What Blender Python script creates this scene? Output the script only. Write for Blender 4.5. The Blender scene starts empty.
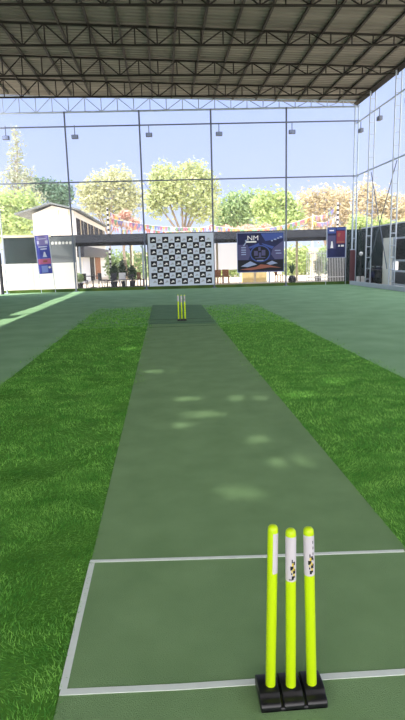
import bpy, math, random
import numpy as np
from mathutils import Vector, Matrix

C = bpy.context.scene.collection
SC = bpy.context.scene
random.seed(7)
PI = math.pi

# ------------------------------------------------------------------ camera
CAM_H = 1.65
F_PX, PITCH, YAW, ROLL = 540.9, .1862, .0664, .0266
cy, sy, cp, sp = math.cos(YAW), math.sin(YAW), math.cos(PITCH), math.sin(PITCH)
_r = Vector((cy, -sy, 0)); FW = Vector((sy*cp, cy*cp, -sp)); _u = _r.cross(FW)
RT = math.cos(ROLL)*_r - math.sin(ROLL)*_u
UP = math.cos(ROLL)*_u + math.sin(ROLL)*_r
camd = bpy.data.cameras.new('camera'); cam = bpy.data.objects.new('camera', camd); C.objects.link(cam)
camd.sensor_fit = 'VERTICAL'; camd.sensor_height = 24.0; camd.lens = 24.0*F_PX/720
camd.clip_start = .05; camd.clip_end = 600
M = Matrix((RT, UP, -FW)).transposed().to_4x4(); M.translation = (0, 0, CAM_H)
cam.matrix_world = M
SC.camera = cam

# ------------------------------------------------------------------ sky, sun, exposure
SUN_E, SUN_AZ = math.radians(62), math.radians(35)
TO_SUN = Vector((-math.cos(SUN_AZ)*math.cos(SUN_E), -math.sin(SUN_AZ)*math.cos(SUN_E), math.sin(SUN_E)))
sund = bpy.data.lights.new('sun', 'SUN'); sund.energy = 4.6; sund.angle = math.radians(.55); sund.color = (1, .95, .86)
sun = bpy.data.objects.new('sun', sund); C.objects.link(sun)
sun.rotation_euler = TO_SUN.to_track_quat('Z', 'Y').to_euler(); sun.location = (-20, -10, 40)

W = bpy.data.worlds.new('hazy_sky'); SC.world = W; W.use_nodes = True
nt = W.node_tree; nt.nodes.clear()
def N(t, **k):
    n = nt.nodes.new(t)
    for a, b in k.items(): setattr(n, a, b)
    return n
tc = N('ShaderNodeTexCoord'); sep = N('ShaderNodeSeparateXYZ')
nrm = N('ShaderNodeVectorMath', operation='NORMALIZE'); nt.links.new(tc.outputs['Generated'], nrm.inputs[0])
nt.links.new(nrm.outputs[0], sep.inputs[0])
rp = N('ShaderNodeValToRGB'); nt.links.new(sep.outputs['Z'], rp.inputs[0])
el = rp.color_ramp.elements
el[0].position = 0.0; el[0].color = (.66, .75, .95, 1)
el[1].position = 1.0; el[1].color = (.22, .38, .85, 1)
e = el.new(.12); e.color = (.52, .61, .96, 1)
e = el.new(.32); e.color = (.40, .52, .92, 1)
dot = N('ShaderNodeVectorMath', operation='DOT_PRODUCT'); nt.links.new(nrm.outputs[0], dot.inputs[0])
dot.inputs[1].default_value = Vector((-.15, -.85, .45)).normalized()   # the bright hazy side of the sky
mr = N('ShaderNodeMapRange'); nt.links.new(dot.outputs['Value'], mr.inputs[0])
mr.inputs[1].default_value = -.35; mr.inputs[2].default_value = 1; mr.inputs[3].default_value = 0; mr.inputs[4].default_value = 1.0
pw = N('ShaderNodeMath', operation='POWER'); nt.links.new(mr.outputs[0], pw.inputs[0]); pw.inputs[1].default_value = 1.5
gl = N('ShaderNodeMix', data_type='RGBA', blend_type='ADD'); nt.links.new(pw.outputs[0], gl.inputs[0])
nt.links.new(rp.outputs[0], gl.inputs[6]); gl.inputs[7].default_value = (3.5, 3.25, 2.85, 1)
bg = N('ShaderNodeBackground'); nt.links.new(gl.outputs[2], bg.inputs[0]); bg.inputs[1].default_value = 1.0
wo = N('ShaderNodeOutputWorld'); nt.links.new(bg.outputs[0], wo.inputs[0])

SC.view_settings.view_transform = 'Standard'; SC.view_settings.look = 'None'
SC.view_settings.gamma = 1; SC.view_settings.use_curve_mapping = False
SC.view_settings.exposure = 0.42
SC.cycles.max_bounces = 10; SC.cycles.diffuse_bounces = 5; SC.cycles.transparent_max_bounces = 24

# ------------------------------------------------------------------ helpers
def srgb(*c):
    return tuple(((v/255)/12.92 if v/255 <= .04045 else ((v/255+.055)/1.055)**2.4) for v in c) + (1,)

def mat(name, col, rough=.6, metal=0, var=0, scale=8, col2=None, bump=0, bscale=60, transl=0, island=0, spec=.3, stretch=(1, 1, 1)):
    m = bpy.data.materials.new(name); m.use_nodes = True
    t = m.node_tree; b = t.nodes['Principled BSDF']; L = t.links
    b.inputs['Roughness'].default_value = rough; b.inputs['Metallic'].default_value = metal
    b.inputs['Specular IOR Level'].default_value = spec
    b.inputs['Base Color'].default_value = col
    src = None
    if var or col2 or bump:
        tc = t.nodes.new('ShaderNodeTexCoord'); mp = t.nodes.new('ShaderNodeMapping'); L.new(tc.outputs['Object'], mp.inputs[0])
        mp.inputs['Scale'].default_value = stretch
    if col2 or var:
        n = t.nodes.new('ShaderNodeTexNoise'); n.inputs['Scale'].default_value = scale; n.inputs['Detail'].default_value = 5
        L.new(mp.outputs[0], n.inputs['Vector'])
        r = t.nodes.new('ShaderNodeMapRange'); L.new(n.outputs['Fac'], r.inputs[0]); r.inputs[1].default_value = .32; r.inputs[2].default_value = .68
        mx = t.nodes.new('ShaderNodeMix'); mx.data_type = 'RGBA'
        L.new(r.outputs[0], mx.inputs[0])
        mx.inputs[6].default_value = col
        mx.inputs[7].default_value = col2 if col2 else tuple(min(1, c*(1+var)) for c in col[:3])+(1,)
        src = mx.outputs[2]
    if island:
        g = t.nodes.new('ShaderNodeNewGeometry')
        hs = t.nodes.new('ShaderNodeHueSaturation')
        v = t.nodes.new('ShaderNodeMapRange'); L.new(g.outputs['Random Per Island'], v.inputs[0]); v.inputs[3].default_value = 1-island; v.inputs[4].default_value = 1+island
        h = t.nodes.new('ShaderNodeMapRange'); L.new(g.outputs['Random Per Island'], h.inputs[0]); h.inputs[3].default_value = .515; h.inputs[4].default_value = .485
        L.new(v.outputs[0], hs.inputs['Value']); L.new(h.outputs[0], hs.inputs['Hue'])
        if src: L.new(src, hs.inputs['Color'])
        else: hs.inputs['Color'].default_value = col
        src = hs.outputs[0]
    if src: L.new(src, b.inputs['Base Color'])
    if bump:
        n2 = t.nodes.new('ShaderNodeTexNoise'); n2.inputs['Scale'].default_value = bscale; n2.inputs['Detail'].default_value = 3
        L.new(mp.outputs[0], n2.inputs['Vector'])
        bp = t.nodes.new('ShaderNodeBump'); bp.inputs['Strength'].default_value = bump; bp.inputs['Distance'].default_value = .01
        L.new(n2.outputs['Fac'], bp.inputs['Height']); L.new(bp.outputs[0], b.inputs['Normal'])
    if transl:
        tr = t.nodes.new('ShaderNodeBsdfTranslucent'); ms = t.nodes.new('ShaderNodeMixShader'); ms.inputs[0].default_value = transl
        if src: L.new(src, tr.inputs[0])
        else: tr.inputs[0].default_value = col
        L.new(b.outputs[0], ms.inputs[1]); L.new(tr.outputs[0], ms.inputs[2]); L.new(ms.outputs[0], t.nodes['Material Output'].inputs[0])
    return m

def net_mat(name, col, cover, cell=.045):
    """knotted net: threads on a square grid, open between"""
    m = bpy.data.materials.new(name); m.use_nodes = True; t = m.node_tree; L = t.links
    b = t.nodes['Principled BSDF']; b.inputs['Base Color'].default_value = col; b.inputs['Roughness'].default_value = .8
    tl = t.nodes.new('ShaderNodeBsdfTranslucent'); tl.inputs[0].default_value = col
    m1 = t.nodes.new('ShaderNodeMixShader'); m1.inputs[0].default_value = .5; L.new(b.outputs[0], m1.inputs[1]); L.new(tl.outputs[0], m1.inputs[2])
    tp = t.nodes.new('ShaderNodeBsdfTransparent')
    tc = t.nodes.new('ShaderNodeTexCoord'); sx = t.nodes.new('ShaderNodeSeparateXYZ'); L.new(tc.outputs['UV'], sx.inputs[0])
    w = 1-math.sqrt(1-cover); fac = None
    for o in ('X', 'Y'):
        d = t.nodes.new('ShaderNodeMath'); d.operation = 'DIVIDE'; L.new(sx.outputs[o], d.inputs[0]); d.inputs[1].default_value = cell
        f = t.nodes.new('ShaderNodeMath'); f.operation = 'FRACT'; L.new(d.outputs[0], f.inputs[0])
        c = t.nodes.new('ShaderNodeMath'); c.operation = 'LESS_THAN'; L.new(f.outputs[0], c.inputs[0]); c.inputs[1].default_value = w
        if fac is None: fac = c
        else:
            x = t.nodes.new('ShaderNodeMath'); x.operation = 'MAXIMUM'; L.new(fac.outputs[0], x.inputs[0]); L.new(c.outputs[0], x.inputs[1]); fac = x
    ms = t.nodes.new('ShaderNodeMixShader'); L.new(fac.outputs[0], ms.inputs[0]); L.new(tp.outputs[0], ms.inputs[1]); L.new(m1.outputs[0], ms.inputs[2])
    L.new(ms.outputs[0], t.nodes['Material Output'].inputs[0])
    return m

class MB:
    """collects vertices and faces of one mesh"""
    def __init__(s): s.v = []; s.f = []; s.m = []; s.uv = None
    def face(s, pts, mi=0):
        k = len(s.v); s.v += [tuple(p) for p in pts]; s.f.append(tuple(range(k, k+len(pts)))); s.m.append(mi)
    def box(s, lo, hi, mi=0):
        (a, b, c), (d, e, f) = lo, hi; k = len(s.v)
        s.v += [(a,b,c),(d,b,c),(d,e,c),(a,e,c),(a,b,f),(d,b,f),(d,e,f),(a,e,f)]
        for q in ((0,3,2,1),(4,5,6,7),(0,1,5,4),(1,2,6,5),(2,3,7,6),(3,0,4,7)):
            s.f.append(tuple(k+i for i in q)); s.m.append(mi)
        return s
    def tube(s, p0, p1, r0, r1=None, n=8, mi=0, cap=True):
        if r1 is None: r1 = r0
        p0, p1 = Vector(p0), Vector(p1); d = (p1-p0).normalized()
        a = d.orthogonal().normalized(); b = d.cross(a); k = len(s.v)
        for p, r in ((p0, r0), (p1, r1)):
            for i in range(n):
                t = 2*PI*(i+.5)/n; s.v.append(tuple(p+r*(math.cos(t)*a+math.sin(t)*b)))
        for i in range(n):
            j = (i+1) % n; s.f.append((k+i, k+j, k+n+j, k+n+i)); s.m.append(mi)
        if cap:
            s.f.append(tuple(k+i for i in reversed(range(n)))); s.m.append(mi)
            s.f.append(tuple(k+n+i for i in range(n))); s.m.append(mi)
        return s
    def bar(s, p0, p1, w, mi=0): return s.tube(p0, p1, w*.7071, n=4, mi=mi)
    def lathe(s, c, prof, n=20, mi=0, axis=None, tilt=None):
        k = len(s.v); c = Vector(c)
        for r, z in prof:
            for i in range(n):
                t = 2*PI*i/n; p = Vector((r*math.cos(t), r*math.sin(t), z))
                if tilt is not None: p = tilt @ p
                s.v.append(tuple(c+p))
        for j in range(len(prof)-1):
            for i in range(n):
                q = (i+1) % n; s.f.append((k+j*n+i, k+j*n+q, k+(j+1)*n+q, k+(j+1)*n+i)); s.m.append(mi)
        s.f.append(tuple(k+i for i in reversed(range(n)))); s.m.append(mi)
        e = k+(len(prof)-1)*n; s.f.append(tuple(e+i for i in range(n))); s.m.append(mi)
        return s
    def build(s, name, m, parent=None, smooth=False, bevel=0):
        me = bpy.data.meshes.new(name); me.from_pydata(s.v, [], s.f)
        ms = m if isinstance(m, (list, tuple)) else [m]
        for q in ms: me.materials.append(q)
        if len(ms) > 1: me.polygons.foreach_set('material_index', s.m)
        if smooth: me.polygons.foreach_set('use_smooth', [True]*len(me.polygons))
        me.update()
        o = bpy.data.objects.new(name, me); C.objects.link(o)
        if parent:
            o.parent = parent; o.location = -Vector(parent.location) if parent.get('_w') else (0, 0, 0)
        if bevel:
            b = o.modifiers.new('bevel', 'BEVEL'); b.width = bevel; b.segments = 3; b.limit_method = 'ANGLE'
            o.data.polygons.foreach_set('use_smooth', [True]*len(me.polygons))
        return o

def tag(o, label=None, cat=None, group=None, kind=None):
    if label: o['label'] = label
    if cat: o['category'] = cat
    if group: o['group'] = group
    if kind: o['kind'] = kind
    return o
def thing(name, label, cat, loc=(0, 0, 0), rz=0, group=None):
    o = bpy.data.objects.new(name, None); C.objects.link(o); o.location = loc; o.rotation_euler = (0, 0, rz)
    o.empty_display_size = .1
    return tag(o, label, cat, group)
def copy_tree(o, parent=None):
    c = o.copy(); C.objects.link(c)
    if parent: c.parent = parent
    for ch in [x for x in C.objects if x.parent == o]: copy_tree(ch, c)
    return c
def structure(o): o['kind'] = 'structure'; return o
def at(px, py, Y=None, Z=None):
    """point of the place seen at a pixel of the photograph, at depth Y or height Z"""
    d = FW + RT*((px-202.5)/F_PX) + UP*((360-py)/F_PX)
    t = Y/d.y if Y is not None else (Z-CAM_H)/d.z
    return d*t + Vector((0, 0, CAM_H))
ORD = ['first', 'second', 'third', 'fourth', 'fifth', 'sixth', 'seventh', 'eighth', 'ninth', 'tenth', 'eleventh', 'twelfth',
       'thirteenth', 'fourteenth', 'fifteenth', 'sixteenth', 'seventeenth', 'eighteenth', 'nineteenth', 'twentieth']

# ------------------------------------------------------------------ materials
m_turf = mat('turf_blue_green', srgb(122, 158, 118), .95, col2=srgb(136, 172, 132), scale=1.3, bump=.5, bscale=90, spec=.1)
m_mat = mat('pitch_mat_olive', srgb(112, 142, 98), .95, col2=srgb(123, 153, 108), scale=3, bump=.6, bscale=220, spec=.1)
m_matdark = mat('crease_mat_green', srgb(92, 124, 92), .95, col2=srgb(100, 132, 100), scale=3, bump=.5, bscale=200, spec=.1)
m_seam = mat('mat_seam', srgb(60, 84, 60), .95, spec=.1)
m_backing = mat('turf_backing', srgb(74, 126, 48), .95, col2=srgb(92, 142, 60), scale=2, spec=.05)
m_line = mat('white_line', srgb(206, 214, 208), .8, var=.05, scale=30)
m_ground = mat('pale_ground', srgb(206, 192, 168), .9, col2=srgb(222, 210, 190), scale=.6)
m_kerb = mat('green_kerb', srgb(52, 84, 44), .9, col2=srgb(92, 112, 50), scale=.9)
m_roof = mat('roof_sheet', srgb(136, 131, 123), .75, col2=srgb(112, 108, 101), scale=.7, stretch=(.25, 2.2, 1), spec=.2)
m_sky = bpy.data.materials.new('worn_skylight')
m_dark = mat('dark_steel', srgb(38, 35, 32), .6, var=.2, scale=4)
m_galv = mat('galvanised_steel', srgb(176, 190, 208), .5, metal=0, var=.12, scale=3)
m_white_steel = mat('white_painted_steel', srgb(186, 196, 210), .5)
m_post = mat('grey_blue_post', srgb(104, 112, 128), .5, var=.1, scale=3)
m_net = net_mat('white_net', (.84, .86, .9, 1), .065)
m_shade = mat('green_shade_cloth', srgb(22, 38, 40), .9, col2=srgb(30, 50, 50), scale=1.2)
m_whitewall = mat('white_render', srgb(246, 243, 236), .8, var=.03, scale=1)
m_cream = mat('cream_render', srgb(232, 216, 184), .8, var=.06, scale=1)
m_darkroof = mat('dark_roof_sheet', srgb(16, 18, 20), .8, var=.2, scale=3, stretch=(6, 1, 1))
m_grey = mat('grey_siding', srgb(112, 118, 120), .7, var=.15, scale=3, stretch=(1, 1, 9))
m_glass = mat('dark_glass', srgb(34, 32, 38), .6, spec=.1)
m_yellow = mat('fluorescent_yellow', srgb(186, 218, 14), .4, spec=.4)
m_black = mat('black_rubber', srgb(15, 15, 21), .36, spec=.5)
m_label = mat('white_sticker', srgb(198, 192, 200), .45)
m_ink = mat('black_ink', srgb(24, 24, 28), .5)
m_gold = mat('gold_ink', srgb(214, 190, 60), .5)
m_cloth_w = mat('banner_white', srgb(208, 217, 236), .7)
m_cloth_b = mat('banner_black', srgb(22, 26, 38), .6)
m_navy = mat('banner_navy', srgb(24, 29, 64), .6, col2=srgb(36, 44, 94), scale=1.4)
m_violet = mat('banner_violet', srgb(80, 80, 122), .6)
m_blue = mat('banner_blue', srgb(62, 84, 156), .6)
m_pale = mat('banner_pale_blue', srgb(150, 164, 204), .6)
m_orange = mat('banner_orange', srgb(150, 92, 80), .6)
m_pink = mat('banner_pink', srgb(190, 104, 146), .6)
m_red = mat('banner_red', srgb(140, 58, 74), .6)
m_white = mat('plain_white', srgb(240, 240, 244), .6)
m_wood = mat('brown_wood', srgb(150, 100, 66), .7, var=.2, scale=6)
m_maroon = mat('maroon_cloth', srgb(136, 100, 110), .8, var=.15, scale=4)
m_char = mat('charcoal_plastic', srgb(48, 50, 58), .5)
m_chrome = mat('bright_metal', srgb(200, 205, 215), .25, metal=.9)
m_trunk = mat('bark', srgb(150, 136, 120), .9, var=.2, scale=5)
def leaf(name, *c): return mat(name, srgb(*c), .7, island=.14, transl=.35, spec=.15)

# ================================================================== LARGE STRUCTURE
XL, XR, YB = -8.9, 10.7, 30.53
def back_y(x): return YB - .0414*x
ROOF = lambda x: 10.04 - .03*x

structure(MB().box((-140, -60, -.5), (140, 140, -.02)).build('ground', m_ground))
b = MB(); b.box((XL-.3, -6, -.02), (XR+.5, 29.9, 0)); b.box((XL-.3, 29.9, -.02), (XR+.5, YB+.3, -.001))
structure(b.build('floor', m_turf))

# roof sheet with a few worn patches the sun leaks through
spots = [((205, 415), .55, .30), ((180, 425), .40, .22), ((247, 398), .50, .28), ((330, 381), .7, .3), ((86, 388), .34, .22),
         ((187, 399), .5, .2), ((288, 462), .40, .24), ((241, 493), .45, .22), ((128, 349), .6, .4), ((300, 395), .5, .3), ((160, 372), .6, .3), ((262, 440), .3, .2)]
rects = []
for px, wx, wy in spots:
    g = at(px[0], px[1], Z=0)
    t = ROOF(g.x-5)/TO_SUN.z
    h = g + TO_SUN*t
    rects.append((h.x-wx*.62, h.x+wx*.62, h.y-wy*.8, h.y+wy*.8))
def slab_with_holes(x0, x1, y0, y1, holes):
    xs = sorted({x0, x1, *[c for r in holes for c in r[:2]]}); ys = sorted({y0, y1, *[c for r in holes for c in r[2:]]})
    b = MB()
    for i in range(len(xs)-1):
        for j in range(len(ys)-1):
            mx, my = (xs[i]+xs[i+1])/2, (ys[j]+ys[j+1])/2
            if any(r[0] < mx < r[1] and r[2] < my < r[3] for r in holes): continue
            b.face([(xs[i], ys[j], ROOF(xs[i])), (xs[i+1], ys[j], ROOF(xs[i+1])), (xs[i+1], ys[j+1], ROOF(xs[i+1])), (xs[i], ys[j+1], ROOF(xs[i]))])
    return b
ceil_o = structure(slab_with_holes(XL, XR, -13, 30.9, rects).build('ceiling', m_roof))
sm = ceil_o.modifiers.new('thick', 'SOLIDIFY'); sm.thickness = .02; sm.offset = 1
# corrugation seen from below as real folds in the shading normal
t = m_roof.node_tree; L = t.links
tcn = t.nodes.new('ShaderNodeTexCoord'); wv = t.nodes.new('ShaderNodeTexWave'); wv.bands_direction = 'Y'; wv.inputs['Scale'].default_value = 1.2; wv.inputs['Distortion'].default_value = .4
L.new(tcn.outputs['Object'], wv.inputs['Vector'])
bp = t.nodes.new('ShaderNodeBump'); bp.inputs['Strength'].default_value = .9; bp.inputs['Distance'].default_value = .05
L.new(wv.outputs['Fac'], bp.inputs['Height']); L.new(bp.outputs[0], t.nodes['Principled BSDF'].inputs['Normal'])
# worn patches: dirty translucent sheet, lets a little sun through, least at its rim
m_sky.use_nodes = True; t = m_sky.node_tree; L = t.links
tcn = t.nodes.new('ShaderNodeTexCoord'); g1 = t.nodes.new('ShaderNodeMapping'); L.new(tcn.outputs['UV'], g1.inputs[0])
g1.inputs['Location'].default_value = (-1, -1, 0); g1.inputs['Scale'].default_value = (2, 2, 1)
ln = t.nodes.new('ShaderNodeVectorMath'); ln.operation = 'LENGTH'; L.new(g1.outputs[0], ln.inputs[0])
nz = t.nodes.new('ShaderNodeTexNoise'); nz.inputs['Scale'].default_value = 5; L.new(tcn.outputs['Object'], nz.inputs['Vector'])
ad = t.nodes.new('ShaderNodeMath'); ad.operation = 'MULTIPLY_ADD'; L.new(nz.outputs['Fac'], ad.inputs[0]); ad.inputs[1].default_value = -1.2; ad.inputs[2].default_value = 1.35
sb = t.nodes.new('ShaderNodeMath'); sb.operation = 'SUBTRACT'; L.new(ad.outputs[0], sb.inputs[0]); L.new(ln.outputs['Value'], sb.inputs[1])
cl = t.nodes.new('ShaderNodeMapRange'); L.new(sb.outputs[0], cl.inputs[0]); cl.inputs[1].default_value = -.15; cl.inputs[2].default_value = .6; cl.inputs[3].default_value = 0; cl.inputs[4].default_value = .42
tp = t.nodes.new('ShaderNodeBsdfTransparent'); ms = t.nodes.new('ShaderNodeMixShader')
L.new(cl.outputs[0], ms.inputs[0]); L.new(t.nodes['Principled BSDF'].outputs[0], ms.inputs[1]); L.new(tp.outputs[0], ms.inputs[2])
t.nodes['Principled BSDF'].inputs['Base Color'].default_value = srgb(150, 142, 128); L.new(ms.outputs[0], t.nodes['Material Output'].inputs[0])
for r in rects:
    b = MB(); b.face([(r[0], r[2], ROOF(r[0])), (r[1], r[2], ROOF(r[1])), (r[1], r[3], ROOF(r[1])), (r[0], r[3], ROOF(r[0]))])
    o = b.build('skylight_patch', m_sky, ceil_o)
    uv = o.data.uv_layers.new(name='uv')
    for i, c in enumerate(((0, 0), (1, 0), (1, 1), (0, 1))): uv.data[i].uv = c

# kerb boards along the foot of the nets
b = MB(); y0, y1 = back_y(XL), back_y(XR)
b.v += [(XL, y0-.02, 0), (XR, y1-.02, 0), (XR, y1-.02, .16), (XL, y0-.02, .16), (XL, y0+.22, 0), (XR, y1+.22, 0), (XR, y1+.22, .16), (XL, y0+.22, .16)]
for q in ((0,1,2,3),(5,4,7,6),(3,2,6,7),(1,5,6,2),(4,0,3,7),(0,4,5,1)): b.f.append(q); b.m.append(0)
structure(b.build('trim_1', m_kerb))
structure(MB().box((10.25, 20.0, 0), (10.4, 29.6, .2)).build('trim_2', m_white_steel))

# nets
def net(name, label, p0, p1, ztop0, ztop1, z0=0.0, m=None):
    b = MB(); b.face([(p0[0], p0[1], z0), (p1[0], p1[1], z0), (p1[0], p1[1], ztop1), (p0[0], p0[1], ztop0)])
    o = b.build(name, m or m_net); uv = o.data.uv_layers.new(name='uv'); ln = math.dist(p0, p1)
    for i, c in enumerate(((0, z0), (ln, z0), (ln, ztop1), (0, ztop0))): uv.data[i].uv = c
    return tag(o, label, 'net')
net('boundary_net', 'fine pale net stretched over the posts across the far end of the turf', (XL, back_y(XL)+.12), (XR, back_y(XR)+.12), 9.35, 9.35, .16)
net('boundary_net', 'fine pale net along the right side between the ladder columns', (XR+.13, -4), (XR+.13, back_y(XR)), 9.6, 9.6, .0)
# unseen blocker added left of the frame; its top slot shapes the sun strip
b = MB(); gap = at(38, 315.5, Z=0).y + TO_SUN.y/TO_SUN.z*9.6; rng = random.Random(3); ys_ = [-6.5]
while ys_[-1] < 28.7: ys_.append(min(28.7, ys_[-1]+.55))
for ya, yb in zip(ys_[:-1], ys_[1:]):
    zt = 9.9 if abs((ya+yb)/2-gap) < .45 else 9.05+.12*math.sin(ya*1.1)+rng.uniform(-.05, .05)
    b.box((XL-.03, ya, 0), (XL-.01, yb, zt))
tag(b.build('sun_strip_blocker', mat('grey_blocker', srgb(176, 190, 180), .9)), 'tall grey unseen blocker added on the left to shape the sun strip', 'curtain')

# ------------------------------------------------------------------ turf strips with blades
def blades(name, x0, x1, y0, y1, m, label, seed, pile):
    rng = np.random.default_rng(seed)
    P = []; Wd = []; Hh = []
    for (a, bb, dens, w, h) in ((max(y0, .9), 4.2, 12000, .0042, .027), (4.2, 8, 3600, .0075, .032), (8, 13, 1100, .013, .038), (13, y1, 620, .021, .040)):
        n = int((bb-a)*(x1-x0)*dens)
        yy = rng.uniform(a, bb, n) if a < 12 else a+(bb-a)*(1-np.sqrt(1-rng.random(n)*.98))
        P.append(np.stack([rng.uniform(x0, x1, n)+np.where(yy > 7, rng.normal(0, .10, n), 0)*(np.abs(rng.random(n)) < .5), yy], 1)); Wd.append(np.full(n, w)); Hh.append(rng.uniform(.6, 1.25, n)*h)
    P = np.concatenate(P); w = np.concatenate(Wd); h = np.concatenate(Hh); n = len(P)
    ang = rng.uniform(0, 2*PI, n)
    pile = np.array(pile)
    flow = np.sin(P[:, 0]*5.1+P[:, 1]*1.7)+np.sin(P[:, 0]*2.3-P[:, 1]*3.9+1.3)+.8*np.sin(P[:, 1]*9.0+np.sin(P[:, 0]*4)*2)
    lean = rng.normal(0, .45, (n, 2)) + np.stack([.4*flow, .5*np.cos(flow*1.3)], 1) + pile
    d = np.stack([np.cos(ang), np.sin(ang)], 1)*w[:, None]/2
    V = np.zeros((n, 3, 3)); V[:, 0, :2] = P-d; V[:, 1, :2] = P+d; V[:, 2, :2] = P+lean*h[:, None]; V[:, 2, 2] = h/np.sqrt(1+(lean**2).sum(1))
    V[:, :2, 2] = .004
    me = bpy.data.meshes.new(name); me.vertices.add(3*n); me.loops.add(3*n); me.polygons.add(n)
    me.vertices.foreach_set('co', V.ravel()); me.loops.foreach_set('vertex_index', np.arange(3*n, dtype=np.int32))
    me.polygons.foreach_set('loop_start', np.arange(0, 3*n, 3, dtype=np.int32)); me.polygons.foreach_set('loop_total', np.full(n, 3, dtype=np.int32))
    me.update(); me.materials.append(m); o = bpy.data.objects.new(name, me); C.objects.link(o)
    return tag(o, label, 'artificial grass', kind='stuff')
m_blade = mat('grass_blade', srgb(76, 146, 54), .6, col2=srgb(134, 192, 90), scale=3.2, stretch=(1, 1.6, 1), island=.45, transl=.3, spec=.2)
PL, PR = -.465, 1.305
YS = 20.2
for x0, x1, side, sd in ((-2.3, PL, 'left', 1), (PR, 3.15, 'right', 2)):
    structure(MB().box((x0, -1, .0005), (x1, 13.5, .004)).build('floor', m_backing))
    blades('artificial_grass', x0, x1, .9, YS, m_blade, 'bright green artificial grass in the strip along the %s edge of the pitch mat' % side, sd, (0, -.4) if side == 'left' else (.1, .65))

# ------------------------------------------------------------------ pitch mat and its lines
b = MB(); b.v += [(PL, .2, 0), (PR, .2, 0), (PR, 19.4, 0), (PL, 20.0, 0)]; b.v += [(x, y, .009) for x, y, z in b.v]
for q in ((4,5,6,7),(0,1,5,4),(1,2,6,5),(2,3,7,6),(3,0,4,7),(3,2,1,0)): b.f.append(q); b.m.append(0)
pm = tag(b.build('pitch_mat', m_mat), 'long olive green pitch mat running between the two sets of stumps', 'mat')
def strip(pts, w, z=.012):
    b = MB(); q = [at(*p, Z=z).xy for p in pts]
    for a, c in zip(q[:-1], q[1:]):
        d = (c-a).normalized(); n = Vector((-d.y, d.x))*w/2
        b.face([(*(a-n), z), (*(c-n), z), (*(c+n), z), (*(a+n), z)])
        b.face([(*(a-n), .009), (*(c-n), .009), (*(c-n), z), (*(a-n), z)]); b.face([(*(c+n), .009), (*(a+n), .009), (*(a+n), z), (*(c+n), z)])
    return b
for nm, pts, w in (('bowling_crease', [(60, 692), (180, 686.5), (262, 681), (330, 676), (404, 671.5), (436, 669)], .030),
                   ('popping_crease', [(90, 561), (180, 558.5), (262, 556), (330, 553), (404, 550.5)], .024),
                   ('return_crease', [(63, 689), (77, 627), (92, 563)], .030)):
    strip(pts, w).build(nm, m_line, pm)
b = MB(); b.v += [(PL+.02, 13.9, .0095), (PR-.01, 13.6, .0095), (PR-.01, 19.3, .0095), (PL+.02, 19.85, .0095)]; b.v += [(x, y, .016) for x, y, z in b.v]
for q in ((4,5,6,7),(0,1,5,4),(1,2,6,5),(2,3,7,6),(3,0,4,7),(3,2,1,0)): b.f.append(q); b.m.append(0)
cm = tag(b.build('crease_mat', m_matdark), 'darker green mat laid under the distant stumps', 'mat')
for yy in (13.25, 14.0, 14.85):
    MB().box((PL+.05, yy, .0165 if yy > 13.6 else .0095), (PR-.05, yy+.05, .0185 if yy > 13.6 else .0115)).build('seam', m_seam, cm)

# ------------------------------------------------------------------ roof frame
def truss(y, label):
    t = thing('roof_truss', label, 'truss', (XL+.1, y, 9.35), group='steel trusses under the roof')
    T = Vector(t.location); x0, x1 = XL+.1, XR-.1
    V = lambda x, z: Vector((x, y, z))-T
    top = lambda x: ROOF(x)-.09
    MB().bar(V(x0, 9.35), V(x1, 9.35), .06).build('bottom_chord', m_dark, t)
    MB().bar(V(x0, top(x0)), V(x1, top(x1)), .06).build('top_chord', m_dark, t)
    n = 24; dx = (x1-x0)/n
    for i in range(n+1):
        x = x0+i*dx
        MB().bar(V(x, 9.35), V(x, top(x)), .035).build('upright', m_dark, t)
        if i < n:
            xa, xb = (x, x+dx) if i % 2 else (x+dx, x)
            MB().bar(V(xa, 9.35), V(xb, top(xb)), .035).build('diagonal', m_dark, t)
for i, y in enumerate((28.0, 24.95, 21.65, 18.45, 15.3, 12.1, 8.9, 5.7)):
    truss(y, 'dark steel roof truss, %s from the far end of the roof' % ORD[i] if i else 'dark steel roof truss nearest the far end of the roof')
px_x = [-8.6, -7.6, -6.55, -5.5, -4.42, -3.43, -2.38, -1.28, -.24, .76, 1.8, 2.97, 3.99, 5.2, 6.25, 7.46, 8.6, 9.6]
for i, x in enumerate(px_x):
    z = ROOF(x)-.055
    o = MB().box((-.04, -43, -.045), (.04, 0, .035)).build('roof_purlin', m_dark); o.location = (x, 30.4, z)
    tag(o, 'dark roof purlin running the length of the roof, %s from the left' % ORD[i], 'purlin', 'purlins under the roof sheet')
# far-end edge truss, pale
def edge_truss():
    t = thing('edge_truss', 'pale blue-grey lattice truss closing the top of the far net', 'truss', (XL, back_y(XL), 9.35))
    T = Vector(t.location)
    def V(x, z): return Vector((x, back_y(x), z))-T
    top = lambda x: ROOF(x)-.07
    x0, x1 = XL, XR
    MB().bar(V(x0, 9.35), V(x1, 9.35), .07).build('bottom_chord', m_galv, t)
    MB().bar(V(x0, top(x0)), V(x1, top(x1)), .06).build('top_chord', m_galv, t)
    n = 23; dx = (x1-x0)/n
    for i in range(n+1):
        x = x0+i*dx
        MB().bar(V(x, 9.35), V(x, top(x)), .035).build('upright', m_galv, t)
        if i < n:
            xa, xb = (x, x+dx) if i % 2 else (x+dx, x)
            MB().bar(V(xa, 9.35), V(xb, top(xb)), .03).build('diagonal', m_galv, t)
edge_truss()
o = MB().bar((0, 0, 0), (0, 31.5, 0), .22).build('eave_beam', m_dark); o.location = (XR, -1, ROOF(XR)-.1)
tag(o, 'dark steel beam under the right edge of the roof', 'beam')

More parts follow.
